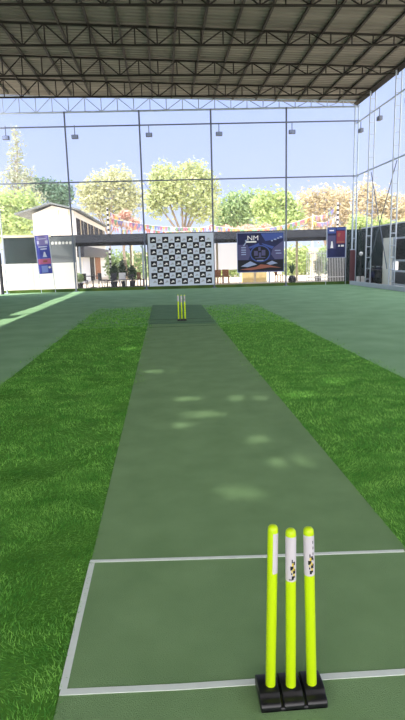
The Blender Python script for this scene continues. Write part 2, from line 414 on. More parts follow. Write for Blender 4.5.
# ------------------------------------------------------------------ far posts and rails
for i, (x, nm) in enumerate(((-4.88, 'beside the left hanging banner'), (-.98, 'at the left edge of the checkered banner'), (2.79, 'at the right edge of the checkered banner'), (6.80, 'at the right edge of the navy banner'))):
    y = back_y(x)-.1
    t = thing('net_post', 'slim grey steel net post '+nm, 'post', (x, y, 0), group='net posts across the far end')
    MB().tube((0, 0, 0), (0, 0, 9.35), .046, n=10).build('pipe', m_post, t)
    MB().box((-.13, -.1, 0), (.13, .1, .03)).build('base_plate', m_post, t)
o = MB().tube((0, 0, 0), (0, 0, 2.2), .09, n=10).build('padded_post', m_char); o.location = (-8.72, 30.1, 0); tag(o, 'dark padded post low in the far left corner', 'post')
t = thing('corner_post', 'pale twin pipe post in the far right corner', 'post', (10.58, back_y(10.58)-.08, 0))
for dx in (-.1, .1): MB().tube((dx, 0, 0), (dx, 0, 9.4), .045, n=8).build('pipe', m_galv, t)
for k in range(9): MB().bar((-.1, 0, .5+k), (.1, 0, .5+k), .03).build('rung', m_galv, t)
def rail(z, label):
    p0, p1 = Vector((XL, back_y(XL)-.18, z)), Vector((XR, back_y(XR)-.18, z))
    o = MB().tube((0, 0, 0), p1-p0, .036, n=8).build('net_rail', m_post); o.location = p0; tag(o, label, 'rail')
rail(8.6, 'upper grey pipe rail across the far net'); rail(5.8, 'lower grey pipe rail across the far net')
for z, nm in ((8.5, 'upper'), (5.8, 'lower')):
    o = MB().tube((0, 0, 0), (0, 34, 0), .04, n=8).build('net_rail', m_galv); o.location = (XR-.12, -4, z); tag(o, nm+' pale pipe rail along the right side net', 'rail')

def ladder_column(x, y, label, h, along='y', wd=.26):
    t = thing('ladder_column', label, 'column', (x, y, 0), group='white ladder columns of the side walls')
    a, b_ = (Vector((0, -wd/2, 0)), Vector((0, wd/2, 0))) if along == 'y' else (Vector((-wd/2, 0, 0)), Vector((wd/2, 0, 0)))
    MB().bar(a, a+Vector((0, 0, h)), .05).build('upright', m_white_steel, t); MB().bar(b_, b_+Vector((0, 0, h)), .05).build('upright', m_white_steel, t)
    k = .35
    while k < h-.1:
        MB().bar(a+Vector((0, 0, k)), b_+Vector((0, 0, k)), .03).build('rung', m_white_steel, t); k += .55
    MB().box((-.2, -.2, 0), (.2, .2, .03)).build('base_plate', m_white_steel, t)
ladder_column(10.62, 27.9, 'white ladder column on the right side nearest the far corner', 9.5, 'x')
ladder_column(10.62, 24.9, 'white ladder column on the right side beside the cream pillar', 9.5, 'x')
ladder_column(10.62, 21.6, 'white ladder column on the right side, third from the far corner', 9.5, 'x')
ladder_column(-8.75, 30.6, 'white ladder column in the far left corner', 9.4, 'x')
# crossed braces on the right wall
for p0, p1, nm in (((10.54, 24.6, 5.7), (10.54, 28.1, .35), 'dark thin brace falling towards the far corner on the right wall'),
                   ((10.68, 28.0, 5.7), (10.68, 25.6, .9), 'dark thin brace falling towards the cream pillar on the right wall')):
    o = MB().bar((0, 0, 0), Vector(p1)-Vector(p0), .035).build('cross_brace', m_post); o.location = p0; tag(o, nm, 'brace')
for (xa, za), (xb, zb), nm in (((-.9, 5.75), (.15, 4.2), 'thin stay cable slanting right from the post left of the checkered banner'),
                               ((2.7, 5.75), (1.7, 4.3), 'thin stay cable slanting left from the post right of the checkered banner')):
    o = MB().tube((0, 0, 0), (xb-xa, .25, zb-za), .01, n=5).build('stay_cable', m_post); o.location = (xa, back_y(xa)-.2, za); tag(o, nm, 'cable')

# floodlights hanging from the upper rail
def floodlight(loc, label, rz=0, rod=.35):
    t = thing('floodlight', label, 'lamp', loc, rz, 'floodlights hanging from the upper rails')
    MB().bar((0, 0, .1), (0, 0, .1+rod), .03).build('hanging_rod', m_post, t)
    MB().box((-.17, -.10, -.1), (.17, .08, .1)).build('housing', m_post, t, bevel=.02)
    MB().box((-.14, -.115, -.08), (.14, -.10, .08)).build('lens', m_pale, t)
for (px, py), nm in (((6, 138), 'at the far left corner'), ((75, 137), 'near the post beside the left hanging banner'), ((149, 135), 'above the left end of the checkered banner'),
                     ((219, 134), 'above the left end of the navy banner'), ((292, 132), 'above the potted palm')):
    p = at(px, py, Y=30.25); floodlight(p, 'small grey floodlight hanging from the far rail '+nm, rod=8.6-p.z-.1)
for (y, nm) in ((26.9, 'nearest the far corner'), (23.8, 'beside the second ladder column'), (29.4, 'tucked into the far corner')):
    floodlight((10.58, y, 8.0), 'small grey floodlight hanging from the right rail '+nm, PI/2, rod=.4)

# ------------------------------------------------------------------ stumps
def wicket(loc, label, lean, sizes=None):
    t = thing('cricket_stumps', label, 'stumps', loc, group='yellow stumps on black bases')
    # base: three moulded blocks joined by a low web; x along the crease, y away from the camera
    prof = [(-.068, 0), (-.068, .020), (-.060, .030), (-.046, .033), (-.042, .034), (-.030, .047), (-.010, .051), (.046, .051), (.060, .044), (.067, .030), (.067, 0)]
    b = MB()
    def ext(xa, xb, s):
        k = len(b.v); n = len(prof)
        for x in (xa, xb): b.v.extend([(x, y*1.08, z*s*1.05 if z > .001 else 0) for y, z in prof])
        for i in range(n):
            j = (i+1) % n; b.f.append((k+j, k+i, k+n+i, k+n+j)); b.m.append(0)
        b.f.append(tuple(k+i for i in range(n))); b.m.append(0); b.f.append(tuple(k+n+i for i in reversed(range(n)))); b.m.append(0)
    for c in (-.086, 0, .086): ext(c-.038, c+.038, 1)
    ext(-.120, .120, .6)
    base = b.build('base', m_black, t, bevel=.006)
    for i, (bx, by, tx, ty, lab_a, lab_w) in enumerate(lean):
        p0, p1 = Vector((bx, by, .036)), Vector((tx, ty, .700 if i == 0 else .690))
        tilt = Vector((0, 0, 1)).rotation_difference(p1-p0).to_matrix(); ln = (p1-p0).length; r = .0188
        s = MB().lathe(p0, [(r*.86, 0), (r, .008), (r, ln-.018), (r*.93, ln-.009), (r*.72, ln-.003), (r*.3, ln)], 28, tilt=tilt).build('stump', m_yellow, t, smooth=True)
        s['label'] = ['left fluorescent yellow stump', 'middle fluorescent yellow stump', 'right fluorescent yellow stump'][i]
        MB().lathe(p0-Vector((0, 0, .003)), [(r*1.06, .012), (r*1.32, .014), (r*1.32, .018), (r*1.06, .020)], 24, tilt=tilt).build('collar', m_black, t)
        # white sticker wrapped round the upper stump, with a printed mark
        la = MB(); z0, z1 = ln-.198 if i == 1 else ln-.182, ln-.026; n = 16
        def shell(mb, a0, a1, za, zb, rr, n, mi=0):
            for q in range(n):
                u, v = a0+(a1-a0)*q/n, a0+(a1-a0)*(q+1)/n
                P = [tilt @ Vector((rr*math.cos(w), rr*math.sin(w), z)) + p0 for w, z in ((u, za), (v, za), (v, zb), (u, zb))]
                mb.face(P, mi)
        shell(la, lab_a-lab_w, lab_a+lab_w, z0, z1, r+.0006, n)
        lo = la.build('sticker', m_label, s, smooth=False)
        if i > 0:
            em = MB(); ca = -PI/2+(.25 if i == 1 else .12); zc = z0+.046
            cells = [(-.2,.035,.018,.013),(.16,.026,.2,.014),(-.36,.008,.2,.016),(.2,-.006,.26,.018),(-.05,.012,.12,.014),(-.1,-.030,.2,.014),(.22,-.026,.12,.01),(-.3,-.014,.1,.008)]
            for a, z, wa, hz in cells: shell(em, ca+a-max(wa, .1), ca+a+max(wa, .1), zc+z-hz/2, zc+z+hz/2, r+.0012, 3)
            em.build('emblem', m_ink, lo)
            eg = MB()
            for a, z, wa, hz in [(-.12,.022,.14,.012),(.1,.004,.12,.012),(-.25,-.004,.1,.010),(.1,-.018,.14,.009)]: shell(eg, ca+a-wa, ca+a+wa, zc+z-hz/2, zc+z+hz/2, r+.0018, 3)
            eg.build('emblem_highlight', m_gold, lo)
            tx_ = MB()
            if i == 2:
                for q in range(5): shell(tx_, -PI/2+.45, -PI/2+.62, z1-.03-q*.022, z1-.024-q*.022+.005, r+.0012, 2)
            else:
                for q in range(4): shell(tx_, -PI/2-.55+q*.17, -PI/2-.45+q*.17, z0+.006, z0+.012, r+.0012, 2)
            tx_.build('fine_print', m_ink, lo)
    return t
cx, cyy = .4172, 1.759
wicket((cx, cyy, .009), 'large near set of three yellow stumps with white stickers on a black base',
       ((-.0755, .003, -.064, .006, -PI/2+1.0, 1.15), (0, -.008, -.003, -.008, -PI/2, 1.9), (.0805, -.006, .0615, -.006, -PI/2, 1.9)))
wicket((.437, 14.42, .0185), 'small distant set of three yellow stumps at the far end of the mat',
       ((-.088, 0, -.085, 0, -PI/2, 1.9), (0, 0, 0, 0, -PI/2, 1.9), (.088, 0, .085, 0, -PI/2, 1.9)))

# ------------------------------------------------------------------ banners
def poly(px, mi, b, W_, H_, off): b.face([((x-.5)*W_, -off, (.5-y)*H_) for x, y in px], mi)
def banner_frame(name, label, p_tl, p_br, group=None, lean=0):
    w = p_br.x-p_tl.x; h = p_tl.z-p_br.z; c = (p_tl+p_br)/2
    t = thing(name, label, 'banner', c, -.0414, group); t.rotation_euler[1] = lean
    return t, w, h
def flat(t, W_, H_, name, m, shapes, off):
    for s in shapes:                                                    # each printed shape on the cloth
        b = MB(); b.face([((x-.5)*W_, -off, (.5-y)*H_) for x, y in s]); b.build(name, m, t)
def R4(x0, y0, x1, y1): return [(x0, y0), (x0, y1), (x1, y1), (x1, y0)]
def ell(cx_, cy_, rx, ry, n=24): return [(cx_+rx*math.cos(-2*PI*i/n), cy_+ry*math.sin(-2*PI*i/n)) for i in range(n)]
def cloth(t, W_, H_, m, name='cloth'):
    b = MB().box((-W_/2, -.006, -H_/2), (W_/2, .006, H_/2)); return b.build(name, m, t)

# checkered banner
tl, br = at(147.3, 234.0, Y=30.12), at(214.3, 284.6, Y=30.12)
t, W_, H_ = banner_frame('checkered_banner', 'white banner with a black checker pattern hung on the far net', tl, br)
b = MB(); nc, nr = 10, 8; mx, my = .035, .03
xs = [0]+[mx+(1-2*mx)*i/nc for i in range(nc+1)]+[1]; ys = [0]+[my+.03+(1-2*my-.03)*i/nr for i in range(nr+1)]+[1]
def wob(x, z): return .012*math.sin(x*3.1+z*1.3)+.008*math.sin(z*5+x)
for i in range(len(xs)-1):
    for j in range(len(ys)-1):
        dark = 1 <= i <= nc and 1 <= j <= nr and (i+j) % 2 == 0
        q = []
        for x, y in ((xs[i], ys[j+1]), (xs[i+1], ys[j+1]), (xs[i+1], ys[j]), (xs[i], ys[j])):
            X, Z = (x-.5)*W_, (.5-y)*H_; q.append((X, wob(X, Z), Z))
        b.face(q, 1 if dark else 0)
cl_o = b.build('cloth', [m_cloth_w, m_cloth_b], t)
sm = cl_o.modifiers.new('thick', 'SOLIDIFY'); sm.thickness = .006
marks = MB(); m_mark = mat('grey_print', srgb(168, 174, 186), .6)
for i in range(1, nc+1):
    for j in range(1, nr+1):
        dark = (i+j) % 2 == 0
        x0, x1, y0, y1 = xs[i], xs[i+1], ys[j], ys[j+1]
        for (a, c, d, f_) in ((.22, .56, .52, .70), (.40, .34, .70, .56), (.56, .52, .82, .64)):
            q = []
            for x, y in ((a, f_), (d, f_), (d, c), (a, c)):
                X, Z = (x0+(x1-x0)*x-.5)*W_, (.5-(y0+(y1-y0)*y))*H_; q.append((X, wob(X, Z)-.012, Z))
            marks.face(q, 0 if dark else 1)
marks.build('printed_marks', [m_white, m_mark], t)
MB().tube((-W_/2-.02, .02, -H_/2), (-W_/2-.02, .02, H_/2+.06), .03, n=6).build('edge_pole', m_char, t)
MB().tube((-W_/2, .02, H_/2+.02), (W_/2, .02, H_/2+.02), .025, n=6).build('top_pole', m_char, t)

# navy banner with large letters
tl, br = at(236.8, 232.8, Y=30.1), at(284.0, 271.6, Y=30.1)
t, W_, H_ = banner_frame('navy_banner', 'navy blue banner with white NM lettering hung on the far net', tl, br)
cloth(t, W_, H_, m_navy)
flat(t, W_, H_, 'border', m_pale, [R4(0, 0, 1, .014), R4(0, .986, 1, 1), R4(0, .014, .012, .986), R4(.988, .014, 1, .986)], .009)
flat(t, W_, H_, 'side_panel', m_violet, [[(.02, .30), (.02, .68), (.24, .68), (.30, .50), (.22, .30)], [(.76, .40), (.72, .55), (.80, .68), (.98, .68), (.98, .22)]], .010)
flat(t, W_, H_, 'top_swash', m_blue, [[(.50, .03), (.60, .22), (.97, .16), (.97, .03)], [(.24, .36), (.28, .40), (.48, .30), (.46, .27)], [(.52, .27), (.54, .30), (.74, .42), (.78, .36)]], .011)
flat(t, W_, H_, 'crest_ring', m_blue, [ell(.49, .53, .215, .215)], .012)
flat(t, W_, H_, 'crest', m_cloth_b, [ell(.49, .53, .19, .185)], .014)
flat(t, W_, H_, 'crest_print', m_violet, [R4(.45, .37, .50, .46), R4(.36, .46, .44, .58), R4(.52, .44, .60, .58), R4(.46, .50, .51, .62), R4(.38, .62, .60, .645)], .016)
flat(t, W_, H_, 'pale_print', m_pale, [R4(.09, .42, .19, .445), R4(.09, .475, .19, .50), R4(.09, .53, .19, .555), R4(.09, .36, .19, .385),
     R4(.42, .69, .56, .71), R4(.80, .45, .92, .47), R4(.82, .52, .94, .54), R4(.72, .20, .76, .23), R4(.78, .17, .83, .20), R4(.85, .14, .89, .17), R4(.90, .11, .95, .14),
     [(.13, .32), (.15, .34), (.20, .25), (.18, .24)], [(.17, .20), (.18, .24), (.22, .18), (.20, .17)]], .018)
flat(t, W_, H_, 'peaks', m_pale, [[(.08, .84), (.22, .86), (.42, .80), (.28, .715)], [(.62, .78), (.70, .82), (.86, .78), (.74, .715)]], .013)
flat(t, W_, H_, 'dark_field', m_cloth_b, [R4(.02, .69, .98, .95)], .0115)
flat(t, W_, H_, 'orange_stripe', m_orange, [[(.06, .92), (.30, .94), (.70, .88), (.94, .90), (.66, .82), (.50, .80), (.40, .86)]], .0145)
flat(t, W_, H_, 'underline', m_white, [R4(.19, .215, .41, .25)], .013)
cu = bpy.data.curves.new('lettering', 'FONT'); cu.body = 'NM'; cu.size = 1; cu.extrude = .004; cu.offset = 0
to = bpy.data.objects.new('lettering', cu); C.objects.link(to)
dg = bpy.context.evaluated_depsgraph_get(); me = bpy.data.meshes.new_from_object(to.evaluated_get(dg)); bpy.data.objects.remove(to)
xsv = [v.co.x for v in me.vertices]; ysv = [v.co.y for v in me.vertices]; x0, x1, y0, y1 = min(xsv), max(xsv), min(ysv), max(ysv)
for v in me.vertices:
    u, w = (v.co.x-x0)/(x1-x0), (v.co.y-y0)/(y1-y0)
    v.co = Vector(((.225+.225*u-.5)*W_, -.018+v.co.z, (.5-(.195-.115*w))*H_))
me.materials.clear(); me.materials.append(m_white)
lo = bpy.data.objects.new('lettering', me); C.objects.link(lo); lo.parent = t; lo['label'] = 'white NM letters'

# hanging banner on the left
tl, br = at(35.5, 235.5, Y=30.3), at(51.8, 273.5, Y=30.3)
m_lilac = mat('banner_lilac', srgb(66, 74, 160), .6, col2=srgb(84, 92, 186), scale=2); m_mauve = mat('banner_mauve', srgb(140, 130, 190), .6)  # brighter set for this banner, sunlight put into the base colours
m_sky_blue = mat('banner_sky_blue', srgb(130, 150, 220), .6); m_pale_print = mat('banner_pale_print', srgb(206, 210, 236), .6)
t, W_, H_ = banner_frame('hanging_banner', 'tall narrow violet banner hanging at the left in front of the white wall', tl, br, lean=-.05)
cloth(t, W_, H_, m_lilac)
flat(t, W_, H_, 'upper_panel', m_mauve, [R4(.10, .02, .94, .26), R4(.06, .60, .98, .75)], .010)
flat(t, W_, H_, 'print', m_pale_print, [R4(.10, .14, .26, .22), R4(.72, .14, .92, .22), R4(.18, .28, .84, .31), R4(.30, .34, .80, .37), R4(.22, .08, .80, .10), [(.42, .56), (.75, .57), (.62, .43), (.54, .43)]], .012)
flat(t, W_, H_, 'pink_band', m_pink, [R4(.04, .61, .98, .745)], .012)
flat(t, W_, H_, 'band_print', m_orange, [R4(.40, .65, .72, .70)], .014)
flat(t, W_, H_, 'lower_panel', m_sky_blue, [R4(.22, .79, .70, .97)], .012)
flat(t, W_, H_, 'white_figure', m_white, [ell(.83, .84, .09, .03)], .013)
for sx in (-.03, W_+.03): MB().tube((-W_/2+sx, .02, -t.location.z), (-W_/2+sx, .02, H_/2+.06), .018, n=6).build('side_pole', m_white_steel, t)

# banner on the right
tl, br = at(327.3, 227.3, Y=30.0), at(345.3, 257.5, Y=30.0)
t, W_, H_ = banner_frame('poster_banner', 'dark blue banner with a red picture at the right end of the far net', tl, br)
for sx in (-.03, W_+.03): MB().tube((-W_/2+sx, .02, -t.location.z), (-W_/2+sx, .02, H_/2+.06), .018, n=6).build('side_pole', m_white_steel, t)
cloth(t, W_, H_, m_navy)
flat(t, W_, H_, 'border', m_pale, [R4(0, 0, .03, 1), R4(.97, 0, 1, 1), R4(0, .98, 1, 1)], .009)
flat(t, W_, H_, 'blue_heading', m_blue, [R4(.05, .02, .46, .20), R4(.5, .02, .95, .09)], .010)
flat(t, W_, H_, 'red_picture', m_red, [R4(.5, .12, .95, .53)], .011)
flat(t, W_, H_, 'picture_print', m_orange, [R4(.52, .46, .92, .51), [(.55, .30), (.66, .32), (.72, .20), (.60, .18)]], .013)
flat(t, W_, H_, 'mauve_picture', m_violet, [R4(.05, .27, .46, .70)], .011)
flat(t, W_, H_, 'white_print', m_white, [[(.18, .68), (.34, .68), (.31, .52), (.29, .46), (.22, .46), (.21, .55)], R4(.60, .58, .68, .64), R4(.74, .58, .90, .64), R4(.12, .09, .36, .13)], .013)

# ================================================================== BEYOND THE NET
# low white wall at the left with a dark screen over it
def wbox(name, lo, hi, m, label, cat, kind=None):
    c = Vector(((lo[0]+hi[0])/2, (lo[1]+hi[1])/2, lo[2])); b = MB().box(Vector(lo)-c, Vector(hi)-c); o = b.build(name, m); o.location = c
    return tag(o, label, cat)
wbox('low_wall', (-9.6, 31.5, -.02), (-4.95, 31.7, 1.6), m_whitewall, 'low white wall behind the net below the dark green screen', 'wall')
wbox('low_wall', (-15, 31.9, -.02), (-9.62, 32.1, 1.6), m_whitewall, 'low white wall running on beyond the far left corner', 'wall')
t = thing('wall_screen', 'dark green screen with pale top rail above the white wall', 'screen', (-6.9, 31.85, 1.6))
MB().box((-2.0, 0, 0), (.15, .05, 1.45)).build('mesh_panel', m_shade, t)
MB().box((.15, 0, 0), (1.95, .05, 1.45)).build('siding_panel', m_grey, t)
MB().box((-2.05, -.03, 1.45), (.6, .08, 1.58)).build('top_rail', m_cream, t)
b = MB()
for k in range(6):
    x = .62+k*.2; b.face([(x, -.008, 1.02), (x+.12, -.008, 1.02), (x+.14, -.008, 1.15), (x+.05, -.008, 1.2), (x-.02, -.008, 1.12)])
b.build('cut_out', m_whitewall, t)
# posts of the screen stand on the ground behind the wall
for x in (-2.0, -.9, .2, 1.9): MB().box((x-.04, .05, -1.6), (x+.04, .12, 1.5)).build('post', m_char, t)
# long dark canopy
t = thing('canopy', 'long low dark canopy roof behind the net across the far side', 'canopy', (1.2, 33, 0))
b = MB(); xa, xb = -10.2, 10.2
b.v += [(xa, -.2, 2.55), (xb, -.2, 2.55), (xb, 1.6, 3.2), (xa, 1.6, 3.2)]; b.v += [(x, y, z+.04) for x, y, z in b.v]
for q in ((3,2,1,0),(4,5,6,7),(0,1,5,4),(1,2,6,5),(2,3,7,6),(3,0,4,7)): b.f.append(q); b.m.append(0)
b.build('roof_sheet', m_darkroof, t)
MB().box((xa, -.26, 2.5), (xb, -.2, 2.72)).build('fascia', m_darkroof, t)
MB().box((xa, 1.62, 2.7), (xb, 1.7, 3.25)).build('rear_beam', m_darkroof, t)
for x in (-3.2, -.95, 2.2, 4.6, 7.3, 9.8): MB().box((x-.06, 1.55, -.02), (x+.06, 1.67, 3.15)).build('post', m_cream, t)
for x in (-10, -6.1, -2.4, 1.2, 5.2, 9.9): MB().box((x-.05, -.15, -.02), (x+.05, -.05, 2.55)).build('front_post', m_galv, t)

# two-storey white building
t = thing('house', 'white two-storey house with a gabled roof behind the left net', 'building', (-6.2, 40, 0))
b = MB()
gx0, gx1, ap, ev0, ev1 = -2.85, 0.0, -1.45, 5.0, 5.2
b.v += [(gx0, 0, -.02), (gx1, 0, -.02), (gx1, 0, ev1), (ap, 0, 5.55), (gx0, 0, ev0), (gx0, 21, -.02), (gx1, 21, -.02), (gx1, 21, ev1), (ap, 21, 5.55), (gx0, 21, ev0)]
for q in ((0,1,2,3,4),(9,8,7,6,5),(1,6,7,2),(5,0,4,9)): b.f.append(q); b.m.append(0)
b.build('walls', m_whitewall, t)
b = MB()
for (x0, z0), (x1, z1) in (((gx0-1.1, 4.92), (ap, 5.62)), ((ap, 5.62), (gx1+.45, 5.16))):
    k = len(b.v); b.v += [(x0, -.6, z0), (x1, -.6, z1), (x1, 21.5, z1), (x0, 21.5, z0)]; b.v += [(x, y, z+.1) for x, y, z in b.v[k:k+4]]
    for q in ((3,2,1,0),(4,5,6,7),(0,1,5,4),(1,2,6,5),(2,3,7,6),(3,0,4,7)): b.f.append(tuple(k+i for i in q)); b.m.append(0)
b.build('roof', m_grey, t)
for x in (-1.05, -.35): MB().box((x, -.03, 2.4), (x+.06, 0, 5.2)).build('downpipe', m_cream, t)
for k, (ya, yb) in enumerate(((1.0, 4.4), (4.9, 8.4), (8.9, 12.4), (12.9, 16.2), (16.7, 20))):
    w = MB().box((0, ya, 3.25), (.05, yb, 4.75)).build('window', m_glass, t)
    MB().box((.05, (ya+yb)/2-.07, 3.25), (.09, (ya+yb)/2+.07, 4.75)).build('mullion', m_cream, w)
    MB().box((0, ya-.2, 3.1), (.16, yb+.2, 3.25)).build('sill', m_whitewall, w)
MB().box((0, .5, 1.95), (.5, 20, 2.75)).build('awning', m_char, t)
d = MB().box((0, 3.0, 0), (.06, 6.5, 2.05)).build('door', m_white, t)
MB().box((0, 7.2, 0), (.06, 9.6, 2.05)).build('doorway', m_glass, t)
MB().box((0, 10.6, 0), (.06, 14.5, 2.05)).build('doorway', m_wood, t)
# far walls and fences
wbox('boundary_wall', (-5.4, 76, -.02), (40, 76.3, 2.6), m_cream, 'long cream boundary wall far behind the canopy', 'wall')
t = thing('white_sheet', 'white sheet hung behind the net between the two large banners', 'sheet', (4.12, 36.0, -.02))
MB().box((-.92, 0, .87), (.92, .03, 2.57)).build('sheet', m_white, t)
for x in (-.9, .9): MB().bar((x, .05, 0), (x, .05, 2.6), .05).build('leg', m_galv, t)
wbox('counter', (5.15, 35.6, -.02), (6.75, 36.1, .75), mat('straw_panel', srgb(238, 214, 150), .8, var=.1, scale=3), 'long straw-coloured counter seen below the navy banner', 'counter')
wbox('tiled_terrace', (-3.8, 31.0, -.02), (10.4, 34.4, .06), mat('terrace_tan', srgb(226, 208, 178), .8, var=.08, scale=2), 'tan terrace paving just behind the net below the banners', 'paving')
t = thing('picket_fence', 'thin white picket fence behind the net at the right of the palm', 'fence', (8.5, 32.2, .06))
b = MB()
for k in range(24): b.box((k*.098, -.012, 0), (k*.098+.035, .012, 1.85))
b.build('pickets', m_white, t)
for z in (.25, 1.65): MB().box((0, .012, z), (2.32, .045, z+.05)).build('rail', m_white, t)
t = thing('terrace_railing', 'low dark railing around the terrace seats left of the checkered banner', 'railing', (-3.7, 31.3, .06))
for z in (.1, .5): MB().bar((0, 0, z), (2.55, 0, z), .035).build('rail', m_char, t)
for k in range(14): MB().bar((k*.196, 0, 0), (k*.196, 0, .5), .022).build('baluster', m_char, t)

def banded_mast(p, h, label):
    t = thing('banded_mast', label, 'mast', p)
    MB().tube((0, 0, 0), (0, 0, h), .06, n=8).build('pole', m_white, t)
    k = .2
    while k < h-.1: MB().tube((0, 0, k), (0, 0, k+.13), .066, n=8).build('black_band', m_ink, t); k += .30
banded_mast(Vector((-3.35, 35.2, -.02)), 4.9, 'black and white banded mast rising beside the house')
banded_mast(Vector((11.3, 35.2, -.02)), 4.95, 'black and white banded mast rising behind the right banner')

# furniture on the terrace
def chair(label, m, x, y, rz, z=.06):
    t = thing('terrace_chair', label, 'chair', (x, y, z), rz)
    MB().box((-.21, -.21, .42), (.21, .21, .46)).build('seat', m, t, bevel=.01)
    MB().box((-.2, .18, .46), (.2, .22, .86)).build('backrest', m, t, bevel=.01)
    for sx in (-.18, .18):
        for s_ in (-.18, .18): MB().bar((sx, s_, 0), (sx*.95, s_*.95, .42), .035).build('leg', m, t)
    return t
for px, Y, rz, m, lb in ((84, 33.2, .4, m_char, 'dark chair nearest the post on the left terrace'), (103, 33.6, 2.2, m_char, 'dark chair below the brown doorway'),
                         (112, 32.6, -.6, m_char, 'dark chair at the foot of the banded mast'), (123, 32.6, .2, m_white, 'white chair in front of the potted shrubs'),
                         (142, 33.0, 1.1, m_wood, 'brown wooden chair left of the checkered banner'), (219, 33.4, .2, m_wood, 'brown wooden chair in front of the white sheet'),
                         (226, 34.0, 2.9, m_wood, 'brown wooden chair beside the navy banner'), (279, 33.6, 1.0, m_wood, 'brown wooden chair left of the potted palm')):
    chair(lb, m, at(px, 282, Y=Y).x, Y, rz)
def table(label, m, x, y, z=.06):
    t = thing('terrace_table', label, 'table', (x, y, z))
    MB().lathe((0, 0, .68), [(.42, 0), (.44, .015), (.42, .035)], 20).build('tabletop', m, t)
    MB().lathe((0, 0, 0), [(.25, 0), (.22, .03), (.04, .06), (.035, .68)], 14).build('pedestal', m, t)
table('dark round table on the left terrace', m_char, at(93, 282, Y=33.4).x, 33.4)
table('dark round table with a dark top beside the white chair', m_char, at(132, 282, Y=32.9).x, 32.9)

# ------------------------------------------------------------------ plants
def leaves(mb, c, rx, ry, rz, n, s, rng, shell=.55):
    for _ in range(n):
        v = Vector((rng.gauss(0, 1), rng.gauss(0, 1), rng.gauss(0, 1))).normalized()*(shell+(1-shell)*rng.random())*(1+max(0, rng.gauss(-.05, .22)))
        p = Vector((c[0]+v.x*rx, c[1]+v.y*ry, c[2]+v.z*rz))
        a = Vector((rng.gauss(0, 1), rng.gauss(0, 1), rng.gauss(0, .7))).normalized(); b_ = a.orthogonal().normalized()
        b_ = (Matrix.Rotation(rng.random()*6.28, 3, a) @ b_); q = s*(.6+.8*rng.random())
        mb.face([p-a*q, p-b_*q*.45, p+a*q, p+b_*q*.45])
def tree(label, base, h, blobs, m, leafsize, seed, name='tree', branches=6, tr=.16, cat='tree', group=None):
    """blobs: (dx, dy, z, rx, ry, rz, leaves)"""
    rng = random.Random(seed); t = thing(name, label, cat, base, group=group)
    b = MB()
    top = Vector((0, 0, max(bl[2] for bl in blobs)))
    fork = Vector((rng.uniform(-.2, .2), 0, min(bl[2] for bl in blobs)*.55))
    b.tube((0, 0, -.02), fork, tr, tr*.75, n=8)
    for bl in blobs:
        e = Vector((bl[0], bl[1], bl[2])); mid = fork.lerp(e, .55)+Vector((rng.uniform(-.3, .3), rng.uniform(-.3, .3), .3))
        b.tube(fork, mid, tr*.6, tr*.4, n=6); b.tube(mid, e, tr*.4, tr*.15, n=5)
        for k in range(branches):
            q = e+Vector((rng.uniform(-1, 1)*bl[3]*.8, rng.uniform(-1, 1)*bl[4]*.8, rng.uniform(-.3, .9)*bl[5])); b.tube(mid.lerp(e, rng.random()), q, tr*.18, tr*.06, n=4)
    b.build('trunk', m_trunk, t)
    f = MB()
    for bl in blobs: leaves(f, bl[:3], bl[3]*.95, bl[4]*.95, bl[5]*.95, int(bl[6]*1.9), leafsize*.62, rng, .3)
    f.build('foliage', m, t); return t
L_lime = leaf('leaf_lime', 184, 200, 136); L_green = leaf('leaf_green', 168, 190, 138); L_dark = leaf('leaf_dark', 120, 146, 124)  # distance haze put into the tree leaf colours as paleness
L_olive = leaf('leaf_olive', 176, 182, 158); L_peach = leaf('leaf_peach', 206, 194, 162); L_pinkish = leaf('leaf_pinkish', 200, 202, 164); L_yel = leaf('leaf_yellow', 190, 198, 146)  # paled for haze as well
L_pink = leaf('flower_pink', 228, 196, 178); L_shrub = leaf('leaf_shrub', 60, 88, 56)
def blobs_px(spec, Y, base, dens=1.0):
    out = []
    for px, py, rpx, rpy, n in spec:
        p = at(px, py, Y=Y); s = Y/F_PX*1.02; out.append((p.x-base[0], random.uniform(-1, 1)*rpx*s*.5, p.z, rpx*s, rpx*s*.8, rpy*s, int(n*dens)))
    return out
def tree_px(label, Y, bx, spec, m, ls, seed, dens=1.0, **k):
    p = at(bx, 262, Y=Y); base = (p.x, Y, 0)
    return tree(label, base, 0, blobs_px(spec, Y, base, dens), m, ls, seed, **k)
tree_px('tall thin feathery tree at the far left behind the net', 60, 20, [(17, 138, 6, 12, 50), (17, 156, 10, 16, 120), (14, 176, 14, 14, 190), (26, 180, 13, 13, 190), (28, 200, 18, 14, 330), (10, 200, 15, 14, 260)], L_olive, .30, 11, name='feathery_tree', branches=9)
tree_px('yellow-green bushy tree left of the white house', 50, 12, [(6, 212, 18, 22, 900), (26, 210, 16, 20, 800), (14, 228, 24, 16, 900)], L_lime, .30, 12, name='bushy_tree')
tree_px('dark green spreading tree above the white house', 68, 50, [(50, 192, 14, 12, 600), (62, 198, 12, 10, 450), (38, 186, 10, 8, 260), (66, 190, 8, 8, 160)], L_dark, .36, 13, name='spreading_tree')
tree_px('pinkish pale tree right of the white house', 64, 112, [(100, 184, 16, 14, 430), (118, 180, 16, 14, 430), (130, 198, 16, 18, 560), (94, 202, 18, 14, 520), (112, 206, 24, 18, 800), (84, 190, 9, 9, 150)], L_pinkish, .34, 14, name='pale_tree', branches=9)
tree_px('large yellow-green tree with bare branches above the checkered banner', 56, 182, [(164, 180, 17, 17, 700), (194, 174, 18, 15, 600), (178, 192, 22, 20, 950), (208, 188, 14, 16, 450), (156, 202, 14, 16, 560), (202, 208, 20, 16, 700)], L_yel, .31, 15, name='large_tree', branches=12, tr=.24)
